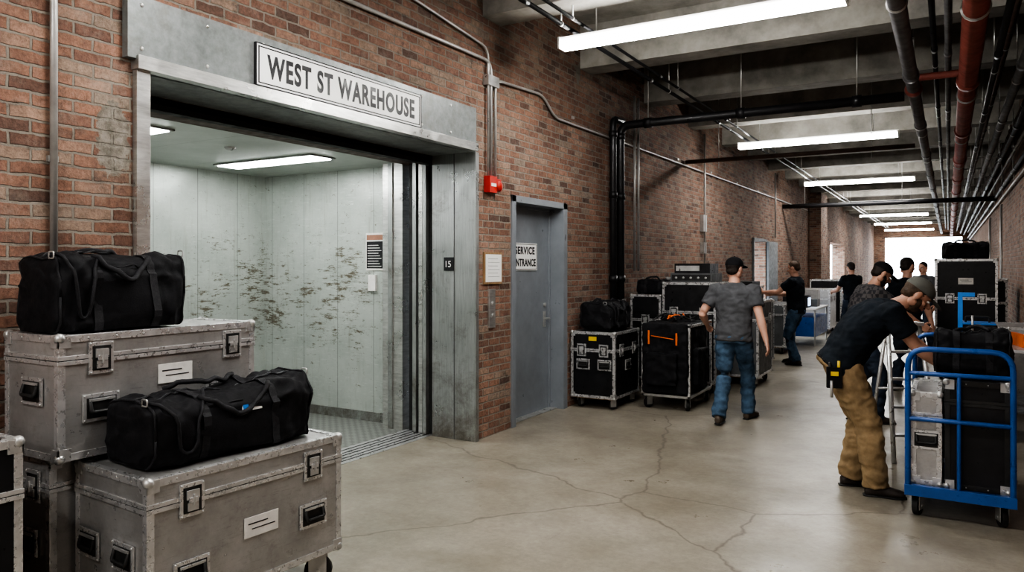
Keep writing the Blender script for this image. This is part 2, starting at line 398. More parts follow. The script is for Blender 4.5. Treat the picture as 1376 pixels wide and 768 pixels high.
for i in range(9): b.bx(-5.39,-5.2-.02*(i%3),6.084,6.087,1.66+i*.028,1.667+i*.028,'sticker')
b.bx(-5.37,-5.27,6.07,6.1,1.40,1.57,'sticker')
b.bx(-4.21,-4.1,5.845,5.86,1.62,1.75,'ink'); text_into(b,'15',MYn(-4.155,5.843,1.685),'white_paint',.06,.06)
b.build('freight_elevator',bev=.003)
b=MB(); ys,ye,zs,ze=3.25,4.96,2.828,3.092; sxp=LW+.052
b.bx(sxp,sxp+.018,ys,ye,zs,ze,'white_paint')
for a in ((ys+.014,ye-.014,zs+.012,zs+.020),(ys+.014,ye-.014,ze-.020,ze-.012),(ys+.014,ys+.024,zs+.012,ze-.012),(ye-.024,ye-.014,zs+.012,ze-.012)):
    b.bx(sxp+.017,sxp+.0192,*a,'ink')
for a in ((ys-.006,ye+.006,zs-.006,zs),(ys-.006,ye+.006,ze,ze+.006),(ys-.006,ys,zs,ze),(ye,ye+.006,zs,ze)): b.bx(sxp,sxp+.022,*a,'ink')
text_into(b,'WEST ST WAREHOUSE',MX(sxp+.019,(ys+ye)/2,(zs+ze)/2),'ink',1.54,.158,.034,.001,1.16)
b.build('warehouse_sign')
# ------------------------------------------------------------------ service door
b=MB()
b.bx(-4.16,LW+.02,6.56,6.64,0,2.40,'door_paint'); b.bx(-4.16,LW+.02,7.74,7.84,0,2.40,'door_paint'); b.bx(-4.16,LW+.02,6.56,7.84,2.33,2.40,'door_paint')
b.bx(-4.10,-4.05,6.64,7.74,.01,2.33,'door_paint')
b.bx(-4.05,-4.03,6.64,6.66,0,2.33,'door_paint'); b.bx(-4.05,-4.03,7.70,7.74,0,2.33,'door_paint'); b.bx(-4.05,-4.03,6.64,7.74,2.30,2.33,'door_paint')
b.bx(-4.05,-4.04,7.58,7.64,.96,1.14,'zinc'); b.cyl((-4.04,7.61,1.06),(-3.98,7.61,1.06),.011,'zinc'); b.cyl((-3.98,7.62,1.06),(-3.98,7.50,1.06),.01,'zinc')
b.cyl((-4.05,7.61,1.22),(-4.03,7.61,1.22),.022,'zinc')
for z in (.3,1.2,2.1): b.cyl((-4.03,6.665,z-.06),(-4.03,6.665,z+.06),.009,'zinc')
b.bx(-4.12,-3.95,6.64,7.74,0,.012,'zinc')
b.build('door_1',bev=.003)
b=MB(); b.bx(-4.05,-4.04,6.86,7.42,1.62,1.92,'white_paint')
for a in ((6.87,7.41,1.63,1.636),(6.87,7.41,1.904,1.91),(6.87,6.876,1.63,1.91),(7.404,7.41,1.63,1.91)): b.bx(-4.04,-4.038,*a,'ink')
text_into(b,'SERVICE',MX(-4.038,7.14,1.838),'ink',.44,.085,.03,.001,1.1); text_into(b,'ENTRANCE',MX(-4.038,7.14,1.705),'ink',.49,.085,.03,.001,1.1)
b.build('service_entrance_sign')
b=MB(); b.bx(LW,LW+.02,6.03,6.36,1.49,1.80,'wood'); b.bx(LW+.02,LW+.024,6.05,6.34,1.51,1.78,'white_paint')
for i in range(6): b.bx(LW+.024,LW+.0255,6.09,6.30-.03*(i%2),1.56+i*.035,1.563+i*.035,'case_grey')
b.build('notice_frame')
b=MB(); b.bx(LW,LW+.02,6.12,6.23,1.06,1.44,'steel_brushed')
for z in (1.18,1.3): b.cyl((LW+.02,6.175,z),(LW+.03,6.175,z),.02,'zinc')
b.build('call_button_panel',bev=.002)
b=MB(); b.bx(LW,LW+.07,6.05,6.18,2.38,2.54,'red_box'); b.bx(LW+.07,LW+.075,6.07,6.16,2.44,2.47,'white_paint'); b.ell((LW+.07,6.22,2.45),(.03,.05,.05),'red_box'); b.bx(LW,LW+.07,6.18,6.26,2.40,2.52,'red_box'); b.build('fire_alarm_box',bev=.004)
# ------------------------------------------------------------------ conduits & pipes
def clips(b,pts,r):
    for p in pts: b.box(p,(.02,.05,.03),'zinc')
b=MB(); b.tube([(LW+.022,2.03,4.6),(LW+.022,2.03,1.4)],.018,'conduit'); clips(b,[(LW+.01,2.03,z) for z in (3.4,2.2)],0); b.build('electrical_conduit')
b=MB(); b.tube([(LW+.03,0,3.60),(LW+.03,6.13,3.66),(LW+.03,6.13,2.5)],.016,'conduit',rad=.12)
b.tube([(LW+.03,6.21,2.5),(LW+.03,6.21,3.5),(LW+.03,7.2,3.55),(LW+.03,7.5,3.35),(LW+.03,25,3.45)],.014,'conduit',rad=.12)
b.tube([(LW+.03,-4,3.95),(LW+.03,4.4,3.95),(LW+.03,6.08,3.78),(LW+.03,6.08,2.54)],.012,'conduit',rad=.12)
b.bx(LW,LW+.06,6.04,6.24,3.42,3.52,'zinc')
clips(b,[(LW+.012,y,3.44) for y in range(8,25,2)],0)
b.build('wall_conduit_run')
b=MB()
for yy in (9.9,10.05,13.4): b.tube([(LW+.06,yy,4.07),(LW+.06,yy,1.6)],.018,'conduit')
b.bx(LW,LW+.07,13.3,13.5,2.3,2.6,'zinc'); b.bx(LW,LW+.07,13.32,13.48,1.9,2.1,'zinc'); b.tube([(LW+.06,19.8,4.07),(LW+.06,19.8,2.4)],.02,'conduit')
b.build('vertical_conduit')
b=MB()
b.tube([(LW+.09,9.05,0),(LW+.09,9.05,3.60),(LW+.09,9.4,3.62)],.045,'pipe_black',rad=.1)
b.tube([(LW+.09,9.30,0),(LW+.09,9.30,3.55),(-.42,9.30,3.55)],.055,'pipe_black',rad=.14,n=14)
for z in (1.5,2.6,3.4):
    b.cyl((LW+.09,9.05,z-.04),(LW+.09,9.05,z+.04),.056,'pipe_black'); b.cyl((LW+.09,9.30,z-.04),(LW+.09,9.30,z+.04),.066,'pipe_black')
for x in (-3.4,-2.2,-.9): b.cyl((x-.05,9.3,3.55),(x+.05,9.3,3.55),.068,'pipe_black'); b.cyl((x,9.3,3.6),(x,9.3,4.58),.008,'zinc')
b.build('black_sprinkler_main')
b=MB(); b.tube([(LW+.02,12.4,3.44),(-.42,12.4,3.44)],.035,'pipe_rust'); b.tube([(LW+.02,21,3.28),(RW-.02,21,3.28)],.06,'pipe_black')
for yy in (12.4,21):
    for x in (-3.3,-1): b.cyl((x,yy,3.3),(x,yy,4.58),.006,'zinc')
b.build('cross_pipe')
def long_pipe(name,x,z,r,m,y0=-7.9,y1=49.9,coup=3.1):
    b=MB(); b.tube([(x,y0,z),(x,y1,z)],r,m,n=16)
    y=y0+1.0
    while y<y1-1:
        b.cyl((x,y-.06,z),(x,y+.06,z),r*1.22,m); b.cyl((x,y+.7,z),(x,y+.7,4.58),.008,'zinc'); b.cyl((x,y+.69,z),(x,y+.71,z),r*1.15,'zinc'); y+=coup
    return b.build(name)
long_pipe('grey_overhead_pipe',-.33,3.62,.065,'pipe_grey')
long_pipe('red_sprinkler_pipe',.17,3.5,.085,'pipe_red')
long_pipe('thin_overhead_pipe',-.12,3.85,.025,'pipe_black'); long_pipe('thin_overhead_pipe',.0,3.8,.03,'pipe_grey'); long_pipe('thin_overhead_pipe',.42,3.72,.03,'pipe_black')
long_pipe('overhead_wall_pipe',.62,3.6,.045,'pipe_grey'); long_pipe('overhead_wall_pipe',.78,3.5,.035,'pipe_black'); long_pipe('overhead_wall_pipe',.92,3.9,.05,'pipe_rust')
long_pipe('overhead_wall_pipe',.96,3.62,.022,'conduit'); long_pipe('ceiling_conduit',-3.12,3.93,.022,'pipe_black'); long_pipe('ceiling_conduit',-3.0,3.96,.016,'pipe_black')
long_pipe('overhead_wall_pipe',.97,3.30,.035,'pipe_black'); long_pipe('overhead_wall_pipe',.98,3.10,.02,'conduit'); long_pipe('thin_overhead_pipe',.30,3.95,.022,'pipe_grey'); long_pipe('thin_overhead_pipe',.52,3.95,.03,'pipe_rust')
b=MB()
for yy in (8.5,13,19,24): b.tube([(RW-.04,yy,3.0),(RW-.04,yy,.3)],.025,'conduit')
b.build('wall_riser_pipe')
b=MB(); b.tube([(-.33,9.3,3.62),(-.33,9.3,3.74),(.17,9.3,3.74),(.17,9.3,3.5)],.04,'pipe_red',rad=.08); b.ell((-.33,9.3,3.62),(.09,.11,.09),'pipe_red'); b.build('red_pipe_tee')
# ------------------------------------------------------------------ fluorescent lights
for y in [-7.6,-4.1,-.6,2.9,6.4,13.4,20.4,27.4,34.4,41.4,48.4]:  # unseen fixture just ahead of the camera is added to brighten the elevator sign
    b=MB(); c=-1.95
    b.bx(-1.26,1.26,-.055,.055,.03,.075,'white_paint')
    b.bx(-1.25,1.25,-.07,.07,-.03,.03,'lamp')
    b.bx(-1.27,-1.25,-.075,.075,-.035,.075,'white_paint'); b.bx(1.25,1.27,-.075,.075,-.035,.075,'white_paint')
    for x in (-.9,.9): b.cyl((x,0,.075),(x,0,.80),.006,'zinc')
    b.build('fluorescent_light',(c,y,3.78))
# ------------------------------------------------------------------ flight cases
def caster(b,x,y,h,r=None,ang=0):
    r=r or h*.42; R=Matrix.Rotation(ang,3,'Z'); o=V((x,y,0))
    b.box((x,y,h-.004),(.09,.09,.008),'zinc')
    for s in (-1,1): b.box(o+R@V((s*.024,.01,h*.62)),(.005,r*1.3,h*.75),'zinc',R)
    b.cyl(o+R@V((-.017,.012,r)),o+R@V((.017,.012,r)),r,'rubber'); b.cyl(o+R@V((-.03,.012,r)),o+R@V((.03,.012,r)),.01,'zinc')
def hw(b,o,t,n,kind):
    o=V(o);t=V(t);n=V(n);u=V((0,0,1)); R=Matrix((t,n,u)).transposed()
    def q(a,d,z,w,dd,h,m): b.box(o+t*a+n*d+u*z,(w,dd,h),m,R)
    if kind=='latch':
        q(0,.004,0,.115,.008,.145,'alu_edge'); q(0,.0085,0,.085,.004,.112,'case_recess'); q(0,.013,.022,.06,.008,.04,'alu'); q(0,.013,-.03,.05,.008,.035,'alu'); q(0,.018,0,.045,.006,.022,'alu_edge'); q(0,.022,0,.008,.008,.05,'alu')
        for i in(-1,1):
            for j in (-1,1): b.ell(o+t*(i*.05)+n*.009+u*(j*.065),(.005,.005,.005),'zinc',None,6,4)
    elif kind=='handle':
        q(0,.004,0,.17,.008,.125,'alu_edge'); q(0,.0085,0,.138,.004,.092,'case_recess')
        b.tube([o+t*-.055+n*.01+u*.03,o+t*-.055+n*.024+u*-.018,o+t*.055+n*.024+u*-.018,o+t*.055+n*.01+u*.03],.009,'rubber',8,.015)
        q(0,.012,.035,.12,.01,.012,'alu')
        for i in(-1,1):
            for j in (-1,1): b.ell(o+t*(i*.078)+n*.009+u*(j*.055),(.005,.005,.005),'zinc',None,6,4)
    elif kind=='label': q(0,.002,0,.19,.003,.095,'sticker'); q(-.02,.004,.015,.11,.002,.006,'ink'); q(.01,.004,-.01,.13,.002,.005,'ink')
    elif kind=='smalllabel': q(0,.002,0,.1,.003,.05,'yellow')
def flight_case(name,cx,cy,z0,W,L,H,rz=0,panel='case_silver',cast=.12,lid=.22,items=(),edge='alu_edge',parts=None):
    b=MB(); zb=cast; zt=H; ew=.032; x,y=W/2,L/2
    b.bx(-x+.004,x-.004,-y+.004,y-.004,zb+.004,zt-.004,panel)
    for sx in(-1,1):
        for sy in(-1,1):
            b.bx(*sorted((sx*x,sx*(x-ew))),*sorted((sy*(y+.001),sy*(y-.004))),zb,zt,edge); b.bx(*sorted((sx*(x+.001),sx*(x-.004))),*sorted((sy*y,sy*(y-ew))),zb,zt,edge)
        for z,s in((zb,1),(zt,-1)):
            b.bx(*sorted((sx*(x+.001),sx*(x-.004))),-y,y,*sorted((z,z+s*ew)),edge); b.bx(*sorted((sx*x,sx*(x-ew))),-y,y,*sorted((z-s*.001,z+s*.004)),edge)
    for sy in(-1,1):
        for z,s in((zb,1),(zt,-1)):
            b.bx(-x,x,*sorted((sy*(y+.001),sy*(y-.004))),*sorted((z,z+s*ew)),edge); b.bx(-x,x,*sorted((sy*y,sy*(y-ew))),*sorted((z-s*.001,z+s*.004)),edge)
    zl=zt-(zt-zb)*lid
    if lid>0:
        b.bx(-x-.004,x+.004,-y-.004,y+.004,zl-.02,zl-.002,edge); b.bx(-x-.004,x+.004,-y-.004,y+.004,zl+.002,zl+.02,edge); b.bx(-x-.001,x+.001,-y-.001,y+.001,zl-.003,zl+.003,'dark')
    for sx in(-1,1):
        for sy in(-1,1):
            for z,s in((zb,1),(zt,-1)):
                b.ell((sx*(x-.012),sy*(y-.012),z+s*.012),(.024,.024,.024),'zinc',None,12,8)
                b.bx(*sorted((sx*(x+.003),sx*(x-.055))),*sorted((sy*(y+.003),sy*(y-.004))),*sorted((z,z+s*.055)),'alu'); b.bx(*sorted((sx*(x+.003),sx*(x-.004))),*sorted((sy*(y+.003),sy*(y-.055))),*sorted((z,z+s*.055)),'alu')
                b.bx(*sorted((sx*(x+.002),sx*(x-.055))),*sorted((sy*(y+.002),sy*(y-.055))),*sorted((z-s*.003,z+s*.004)),'alu')
    k=int(L/.12)
    for i in range(1,k):
        yy=-y+L*i/k
        for z in(zb+ew/2,zt-ew/2): b.ell((x+.001,yy,z),(.003,.005,.005),'zinc',None,6,4)
    k=int(W/.12)
    for i in range(1,k):
        xx=-x+W*i/k
        for z in(zb+ew/2,zt-ew/2): b.ell((xx,-y-.001,z),(.005,.003,.005),'zinc',None,6,4)
    for f,s,z,kd in items:
        zz=zl if z=='l' else z
        if f=='+x': hw(b,(x,s,zz),(0,1,0),(1,0,0),kd)
        else: hw(b,(s,-y,zz),(1,0,0),(0,-1,0),kd)
    if cast>.05:
        for sx in(-1,1):
            for sy in(-1,1): caster(b,sx*(x-.08),sy*(y-.1),cast,ang=random.uniform(-1,1))
        b.bx(-x+.02,x-.02,-y+.02,y-.02,zb-.012,zb,'wood')
    if parts: parts(b)
    return b.build(name,(cx,cy,z0),math.radians(rz),bev=.0022)
flight_case('silver_flight_case',-3.115,2.42,0,.60,1.06,.77,-4,'case_silver',.17,.2,
  [('+x',-.33,'l','latch'),('+x',.34,'l','latch'),('+x',-.33,.33,'handle'),('+x',.34,.40,'handle'),('+x',0.03,.44,'label'),('-y',-.17,.42,'handle'),('-y',.12,.42,'handle')])
flight_case('silver_flight_case',-3.575,2.31,.80,.45,1.06,.555,0,'case_silver',.0,.2,
  [('+x',-.34,'l','latch'),('+x',.38,'l','latch'),('+x',-.34,.22,'handle'),('+x',.3,.2,'handle'),('+x',0.04,.33,'label'),('-y',0.02,.30,'handle')])
flight_case('silver_flight_case',-3.655,2.31,0,.36,1.0,.80,0,'case_silver',.1,.2,[('-y',0,.4,'handle'),('-y',.05,'l','latch')])
flight_case('black_flight_case',-3.45,1.235,0,.62,.60,.985,0,'case_black',.12,.25,[('+x',0,'l','latch'),('+x',-.0,.5,'handle')])
flight_case('black_flight_case',-3.57,8.3,0,.56,.78,.90,0,'case_black',.13,.28,
  [('-y',-.14,'l','latch'),('-y',.14,'l','latch'),('-y',-.12,.52,'handle'),('-y',.15,.52,'handle'),('+x',-.2,'l','latch'),('+x',.2,'l','latch'),('+x',0,.5,'handle'),('-y',0,.82,'smalllabel')])
flight_case('black_flight_case',-2.95,9.95,0,.72,.70,1.45,0,'case_black',.13,.3,[('-y',-.2,'l','latch'),('-y',.2,'l','latch'),('+x',0,'l','latch'),('-y',0,.8,'handle')])
flight_case('black_flight_case',-3.56,9.98,0,.44,.7,1.28,0,'case_black',.13,.3,[('-y',0,'l','latch')])
flight_case('grey_flight_case',-2.57,10.92,0,.66,.9,1.18,0,'case_grey',.13,.25,[('+x',-.25,'l','latch'),('+x',.25,'l','latch'),('+x',0,.6,'handle'),('-y',.1,'l','latch'),('+x',.0,.8,'label')])
flight_case('grey_flight_case',-2.85,12.3,0,.7,1.1,1.10,0,'case_grey',.13,.25,[('+x',-.25,'l','latch'),('+x',.25,'l','latch'),('+x',0,.6,'handle')])
flight_case('black_flight_case',-3.3,11.0,0,.5,1.1,1.5,0,'case_black',.13,.3,[('-y',0,'l','latch')])
flight_case('black_flight_case',-3.35,13.9,0,.7,1.1,1.3,0,'case_black',.13,.3,[('-y',0,'l','latch')])
flight_case('grey_flight_case',-3.0,15.2,0,.7,1.1,.95,0,'case_grey',.13,.25,[('+x',-.25,'l','latch'),('+x',.25,'l','latch')])
flight_case('silver_flight_case',-2.9,20.2,0,.8,1.1,1.1,0,'case_silver',.13,.25,[('+x',-.25,'l','latch'),('+x',.25,'l','latch')])
flight_case('black_flight_case',-2.9,22.4,0,.8,1.1,1.3,0,'case_black',.13,.25,[('+x',0,'l','latch')])
flight_case('black_flight_case',.22,13.0,0,.78,.8,1.77,0,'case_black',.13,.35,[('-y',-.2,'l','latch'),('-y',.2,'l','latch'),('-y',0,.8,'handle'),('-y',0,1.45,'label')])
flight_case('black_flight_case',.45,15.2,0,.8,.9,1.45,0,'case_black',.13,.3,[('-y',0,'l','latch')])
flight_case('silver_flight_case',.5,10.9,0,.7,.9,.95,0,'case_silver',.13,.3,[('-y',0,'l','latch')])
b=MB(); b.bx(-.28,.28,-.25,.25,0,.12,'case_grey'); b.bx(-.26,.26,-.252,-.25,.02,.10,'case_recess')
for i in range(5): b.cyl((-.2+i*.1,-.252,.06),(-.2+i*.1,-.27,.06),.014,'zinc')
b.bx(-.24,.24,-.2,.22,.12,.25,'case_black'); b.bx(-.22,.1,-.203,-.2,.15,.22,'alu')
b.build('audio_rack_unit',(-2.95,9.95,1.452),bev=.004)
b=MB(); b.bx(-.15,.15,-.12,.12,0,.015,'case_recess'); b.box((0,.13,.11),(.30,.01,.2),'case_recess',Matrix.Rotation(-.25,3,'X')); b.box((0,.122,.11),(.27,.006,.17),'screen',Matrix.Rotation(-.25,3,'X'))
b.build('laptop',(-2.57,10.95,1.182),.9)
b=MB(); b.bx(-.2,.2,-.3,.3,0,.2,'case_grey'); b.bx(-.18,.18,-.28,.28,.2,.32,'case_black'); b.bx(.2,.204,-.25,.25,.03,.17,'alu'); b.build('mixing_desk',(-2.85,12.3,1.102),bev=.01)
# ------------------------------------------------------------------ bags
def duffel(name,cx,cy,z0,L,W,H,rz,seed=0,logo=False,droop=.0,e1=.28,e2=.5,slump=0):
    b=MB()
    def sp(c,e): return math.copysign(abs(c)**e,c)
    def P(u,w,off=0):
        x=L/2*sp(math.sin(w),e1); r=abs(math.cos(w))**e1
        y=(W/2)*r*sp(math.cos(u),e2); z=(H/2)*r*sp(math.sin(u),e2)
        fl=-H/2*.86
        p=V((x,y,z)); nrm=V((x/(L*L)*.3,y/(W*W),z/(H*H))).normalized()
        q=p*6+V((seed*3.1,0,seed))
        d=.022*noise.noise(q)+.024*(1-2.2*abs(noise.noise(V((p.x*8+seed,p.y*5,p.z*11)))))+.010*noise.noise(p*24)
        if p.z>0: d-=droop*(1-abs(x)/(L/2))*(p.z/(H/2)) + droop*.8*max(0,noise.noise(V((p.x*5+seed,0,0))))
        p=p+nrm*(d+off)
        if p.z>fl: p.z=fl+(p.z-fl)*(1-slump*(p.x/L+.5))
        if p.z<fl: p.z=fl-(fl-p.z)*.06
        p.z-=fl; return p
    nu,nw=84,120; vs=[];fs=[]
    for j in range(nw+1):
        w=-math.pi/2+math.pi*(j/nw); w=max(-1.5705,min(1.5705,w))
        for i in range(nu): vs.append(P(2*math.pi*i/nu,w))
    for j in range(nw):
        for i in range(nu):
            k=(i+1)%nu; fs.append((j*nu+i,j*nu+k,(j+1)*nu+k,(j+1)*nu+i))
    fs.append(tuple(reversed(range(nu)))); fs.append(tuple(nw*nu+i for i in range(nu)))
    mz=min(v.z for v in vs)
    vs=[v-V((0,0,mz)) for v in vs]
    b.add(vs,fs,'bag_black',True)
    def wof(xf): return math.asin(min(1,abs(xf))**(1/e1))*(1 if xf>0 else -1)
    dz=V((0,0,-mz))
    for xf in (-.42,.42):
        w=wof(xf); pts=[P(math.radians(a),w,.006)+dz for a in range(-35,216,6)]
        b.band(pts,.040,.004,'strap',(1,0,0))
    for sd in (1,-1):
        pts=[]
        for k in range(21):
            t=k/20; arch=math.sin(math.pi*t)**.8
            if sd>0: p=P(math.radians(62-58*arch),wof(-.42+.84*t),.016)+dz
            else: p=P(math.radians(118-22*arch),wof(-.42+.84*t),.014)+dz+V((0,0,.028*arch))
            pts.append(p)
        b.tube(pts,.0125,'strap',8)
    pts=[P(math.radians(90),wof(-.9+1.8*k/40),.003)+dz for k in range(41)]
    b.band(pts,.03,.004,'strap',(0,1,0))
    pts=[P(math.radians(90),wof(-.88+1.76*k/40),.006)+dz for k in range(41)]
    b.band(pts,.004,.003,'case_grey',(0,1,0))
    for xf in (-.93,.93):
        pts=[P(math.radians(a),wof(xf),.004)+dz for a in range(0,361,8)]; b.tube(pts,.006,'strap',6)
    for xf in (-.95,.95):
        p=P(math.radians(65),wof(xf),.006)+dz
        b.tube([p+V((0,-.02,0)),p+V((0,-.02,.03)),p+V((0,.02,.03)),p+V((0,.02,0)),p+V((0,-.02,0))],.004,'zinc',6,.01)
    pts=[]
    for k in range(21):
        t=k/20; xf=.93-.6*t; ang=math.radians(75-95*math.sin(math.pi*t)*.9)
        pts.append(P(ang,wof(xf),.012)+dz)
    b.tube(pts,.008,'strap',6)
    pts=[P(math.radians(a),wof(xf),.004)+dz for xf,a in [(-.36+.72*k/20,28) for k in range(21)]]; b.tube(pts,.004,'strap',6)
    if logo:
        p=P(math.radians(10),wof(-.14),.014)+dz; n_=V((0,1,.2)).normalized()
        R=Matrix((V((1,0,0)),n_,V((1,0,0)).cross(n_))).transposed()
        b.box(p,(.11,.006,.038),'white_paint',R); b.box(p+V((.038,.004,0)),(.028,.004,.024),'blue_paint',R); b.box(p+V((-.02,.004,0)),(.055,.004,.010),'ink',R)
    return b.build(name,(cx,cy,z0),math.radians(rz))
duffel('black_duffel_bag',-3.565,2.12,1.362,.66,.34,.37,-90,1,False,.015,.24,.42)
duffel('black_duffel_bag',-3.10,2.40,.777,.92,.39,.34,-93,4,True,.035,.24,.48,.12)
duffel('black_duffel_bag',-3.57,8.28,.905,.60,.42,.36,-90,9,False,.03)
duffel('black_duffel_bag',.14,5.94,.93,.44,.34,.32,0,12,False,.03)
duffel('black_duffel_bag',.22,13.0,1.775,.6,.4,.26,0,14,False,.03)
duffel('black_duffel_bag',-3.53,9.98,1.285,.48,.30,.2,0,15,False,.02)
# ------------------------------------------------------------------ utility cart
b=MB(); x,y=.29,.46
b.bx(-x,x,-y,y,.15,.18,'zinc')
for sx in(-1,1):
    for sy in(-1,1):
        b.bx(*sorted((sx*x,sx*(x-.03))),*sorted((sy*y,sy*(y-.03))),.15,1.0,'alu_edge'); caster(b,sx*(x-.05),sy*(y-.08),.15,ang=.5*sx)
for sx in (-1,1): b.bx(*sorted((sx*x,sx*(x-.03))),-y,y,.96,.99,'alu_edge')
for sy in (-1,1): b.bx(-x,x,*sorted((sy*y,sy*(y-.03))),.96,.99,'alu_edge')
def soft(b,x0,x1,y0,y1,z0,z1,m):
    t=MB(); t.bx(x0,x1,y0,y1,z0,z1,m); blob(b,t,m,.02,4,.016,7)
soft(b,-.27,.27,-.50,.30,.2,1.0,'bag_black'); soft(b,-.2,.16,-.56,-.46,.3,.66,'bag_black'); soft(b,.1,.34,-.3,.1,.3,.7,'bag_black')
b.bx(-.24,.24,.30,.43,.19,.9,'case_grey')
b.bx(-.19,-.17,-.52,-.50,.76,.92,'orange'); b.bx(.14,.16,-.52,-.50,.76,.9,'orange'); b.tube([(-.15,-.52,.86),(.12,-.53,.83)],.006,'orange',6)
for k in range(5):
    pts=[V((-.2+.09*k+.05*math.sin(t*1.7+k),-.3+.55*t/8,1.03+.05*abs(math.sin(t*1.1+k)))) for t in range(9)]
    b.tube(pts,.011,'orange' if k==2 else 'rubber',6,.02)
b.ell((-.1,.1,1.0),(.12,.15,.06),'bag_black'); b.ell((.1,-.15,1.0),(.12,.13,.07),'bag_black')
b.build('equipment_cart',(-2.82,8.74,0),bev=.003)
# ------------------------------------------------------------------ blue platform cart
b=MB(); X=.31; Y0,Y1=-.62,.62
b.bx(-X,X,Y0,Y1,.17,.20,'blue_tube')
for sx in(-1,1): b.bx(*sorted((sx*X,sx*(X-.035))),Y0,Y1,.16,.215,'blue_tube')
for yy in (Y0,Y1): b.bx(-X,X,yy-.02,yy+.02,.155,.225,'blue_tube')
r=.018
b.tube([(-X+.02,Y0,.2),(-X+.02,Y0,1.12),(X-.02,Y0,1.12),(X-.02,Y0,.2)],r,'blue_tube',12,.12)
b.tube([(-X+.02,Y0,.96),(X-.02,Y0,.96)],r*.85,'blue_tube'); b.tube([(-X+.02,Y0,.66),(X-.02,Y0,.66)],r*.85,'blue_tube')
b.tube([(-.0,Y0,.2),(-.0,Y0,.96)],r*.7,'blue_tube')
b.tube([(-X+.02,Y1,.2),(-X+.02,Y1,1.12),(X-.02,Y1,1.12),(X-.02,Y1,.2)],r,'blue_tube',12,.12)
b.tube([(-X+.02,Y1,.8),(X-.02,Y1,.8)],r*.85,'blue_tube')
for sx in(-1,1):
    for sy in(-1,1): caster(b,sx*(X-.07),sy*(.52),.16,.062,ang=.3*sx)
b.build('blue_platform_cart',(.06,6.17,0),bev=.002)
CZ=.217
flight_case('black_flight_case',.160,5.95,CZ,.36,.68,.70,0,'case_black',0,.2,[],edge='case_recess')
flight_case('silver_equipment_case',-.125,5.92,CZ,.18,.62,.61,0,'case_silver',0,.25,[('-y',0,.3,'handle')])
flight_case('black_flight_case',.06,6.53,CZ,.50,.40,.55,0,'case_black',0,.25,[('-y',0,.3,'handle')])
# ------------------------------------------------------------------ work table, ladder, tools
b=MB(); b.bx(-.45,.45,-.6,.6,.86,.89,'alu')
for sx in(-1,1):
    for sy in(-1,1): b.cyl((sx*.4,sy*.54,0),(sx*.4,sy*.54,.86),.02,'alu')
b.bx(-.42,.42,-.55,.55,.3,.32,'case_grey')
b.build('work_table',(.42,8.85,0),bev=.003)
b=MB(); b.bx(-.16,.16,-.2,.2,0,.2,'case_black'); b.bx(-.15,.15,-.19,.19,.2,.215,'blue_paint'); b.tube([(-.1,0,.21),(-.1,0,.27),(.1,0,.27),(.1,0,.21)],.01,'rubber',8,.02); b.build('tool_box',(.25,8.7,.892),bev=.006)
b=MB(); b.bx(-.02,.02,-.3,.3,0,.05,'yellow'); b.bx(.05,.09,-.25,.25,0,.06,'yellow'); b.bx(-.09,-.05,-.2,.2,0,.12,'orange'); b.build('spirit_level',(.66,8.7,.892),.2)
b=MB()
b.bx(-.02,.02,-.02,.02,0,.52,'blue_paint'); b.box((.05,0,.5),(.14,.03,.04),'blue_paint'); b.box((.05,0,.1),(.14,.03,.04),'blue_paint'); b.cyl((.1,0,.1),(.1,0,.3),.01,'zinc'); b.build('bar_clamp',(.10,8.35,.892))
b=MB()
for s in (-1,1):
    b.tube([(s*.19,-.28,0),(s*.13,0,1.15)],.02,'alu'); b.tube([(s*.19,.28,0),(s*.13,0.02,1.15)],.016,'alu')
for k in range(1,5):
    t=k/5; w=.19-.06*t; b.box((0,-.28*(1-t),1.15*t),(2*w,.07,.02),'alu')
b.box((0,.01,1.16),(.3,.14,.03),'alu'); b.tube([(-.16,.14,.57),(.16,.14,.57)],.01,'alu')
b.build('step_ladder',(-.34,7.35,0),math.radians(25))
b=MB(); b.bx(-.4,.4,-.9,.9,.76,.79,'white_paint')
for sx in(-1,1):
    for sy in(-1,1): b.cyl((sx*.36,sy*.84,0),(sx*.36,sy*.84,.76),.018,'zinc')
b.bx(-.38,.38,-.85,.85,.2,.6,'blue_tube')
b.bx(-.3,.2,-.7,-.3,.79,1.05,'case_black'); b.bx(-.2,.3,-.1,.3,.79,.95,'case_grey'); b.bx(-.2,.25,.4,.7,.79,1.15,'case_silver')
b.bx(.2,.205,-.66,-.34,.83,1.0,'screen')
b.build('gear_table',(-2.75,17.3,0),bev=.004)
b=MB(); b.bx(-3.86,-3.80,18.92,20.0,.01,2.28,'case_grey'); b.cyl((-3.80,19.85,1.05),(-3.74,19.85,1.05),.012,'zinc'); b.cyl((-3.74,19.87,1.05),(-3.74,19.74,1.05),.01,'zinc')
b.bx(-4.38,-3.84,17.46,17.52,0,2.32,'case_grey'); b.bx(-4.38,-3.84,17.46,18.94,2.27,2.33,'case_grey'); b.build('door_2')
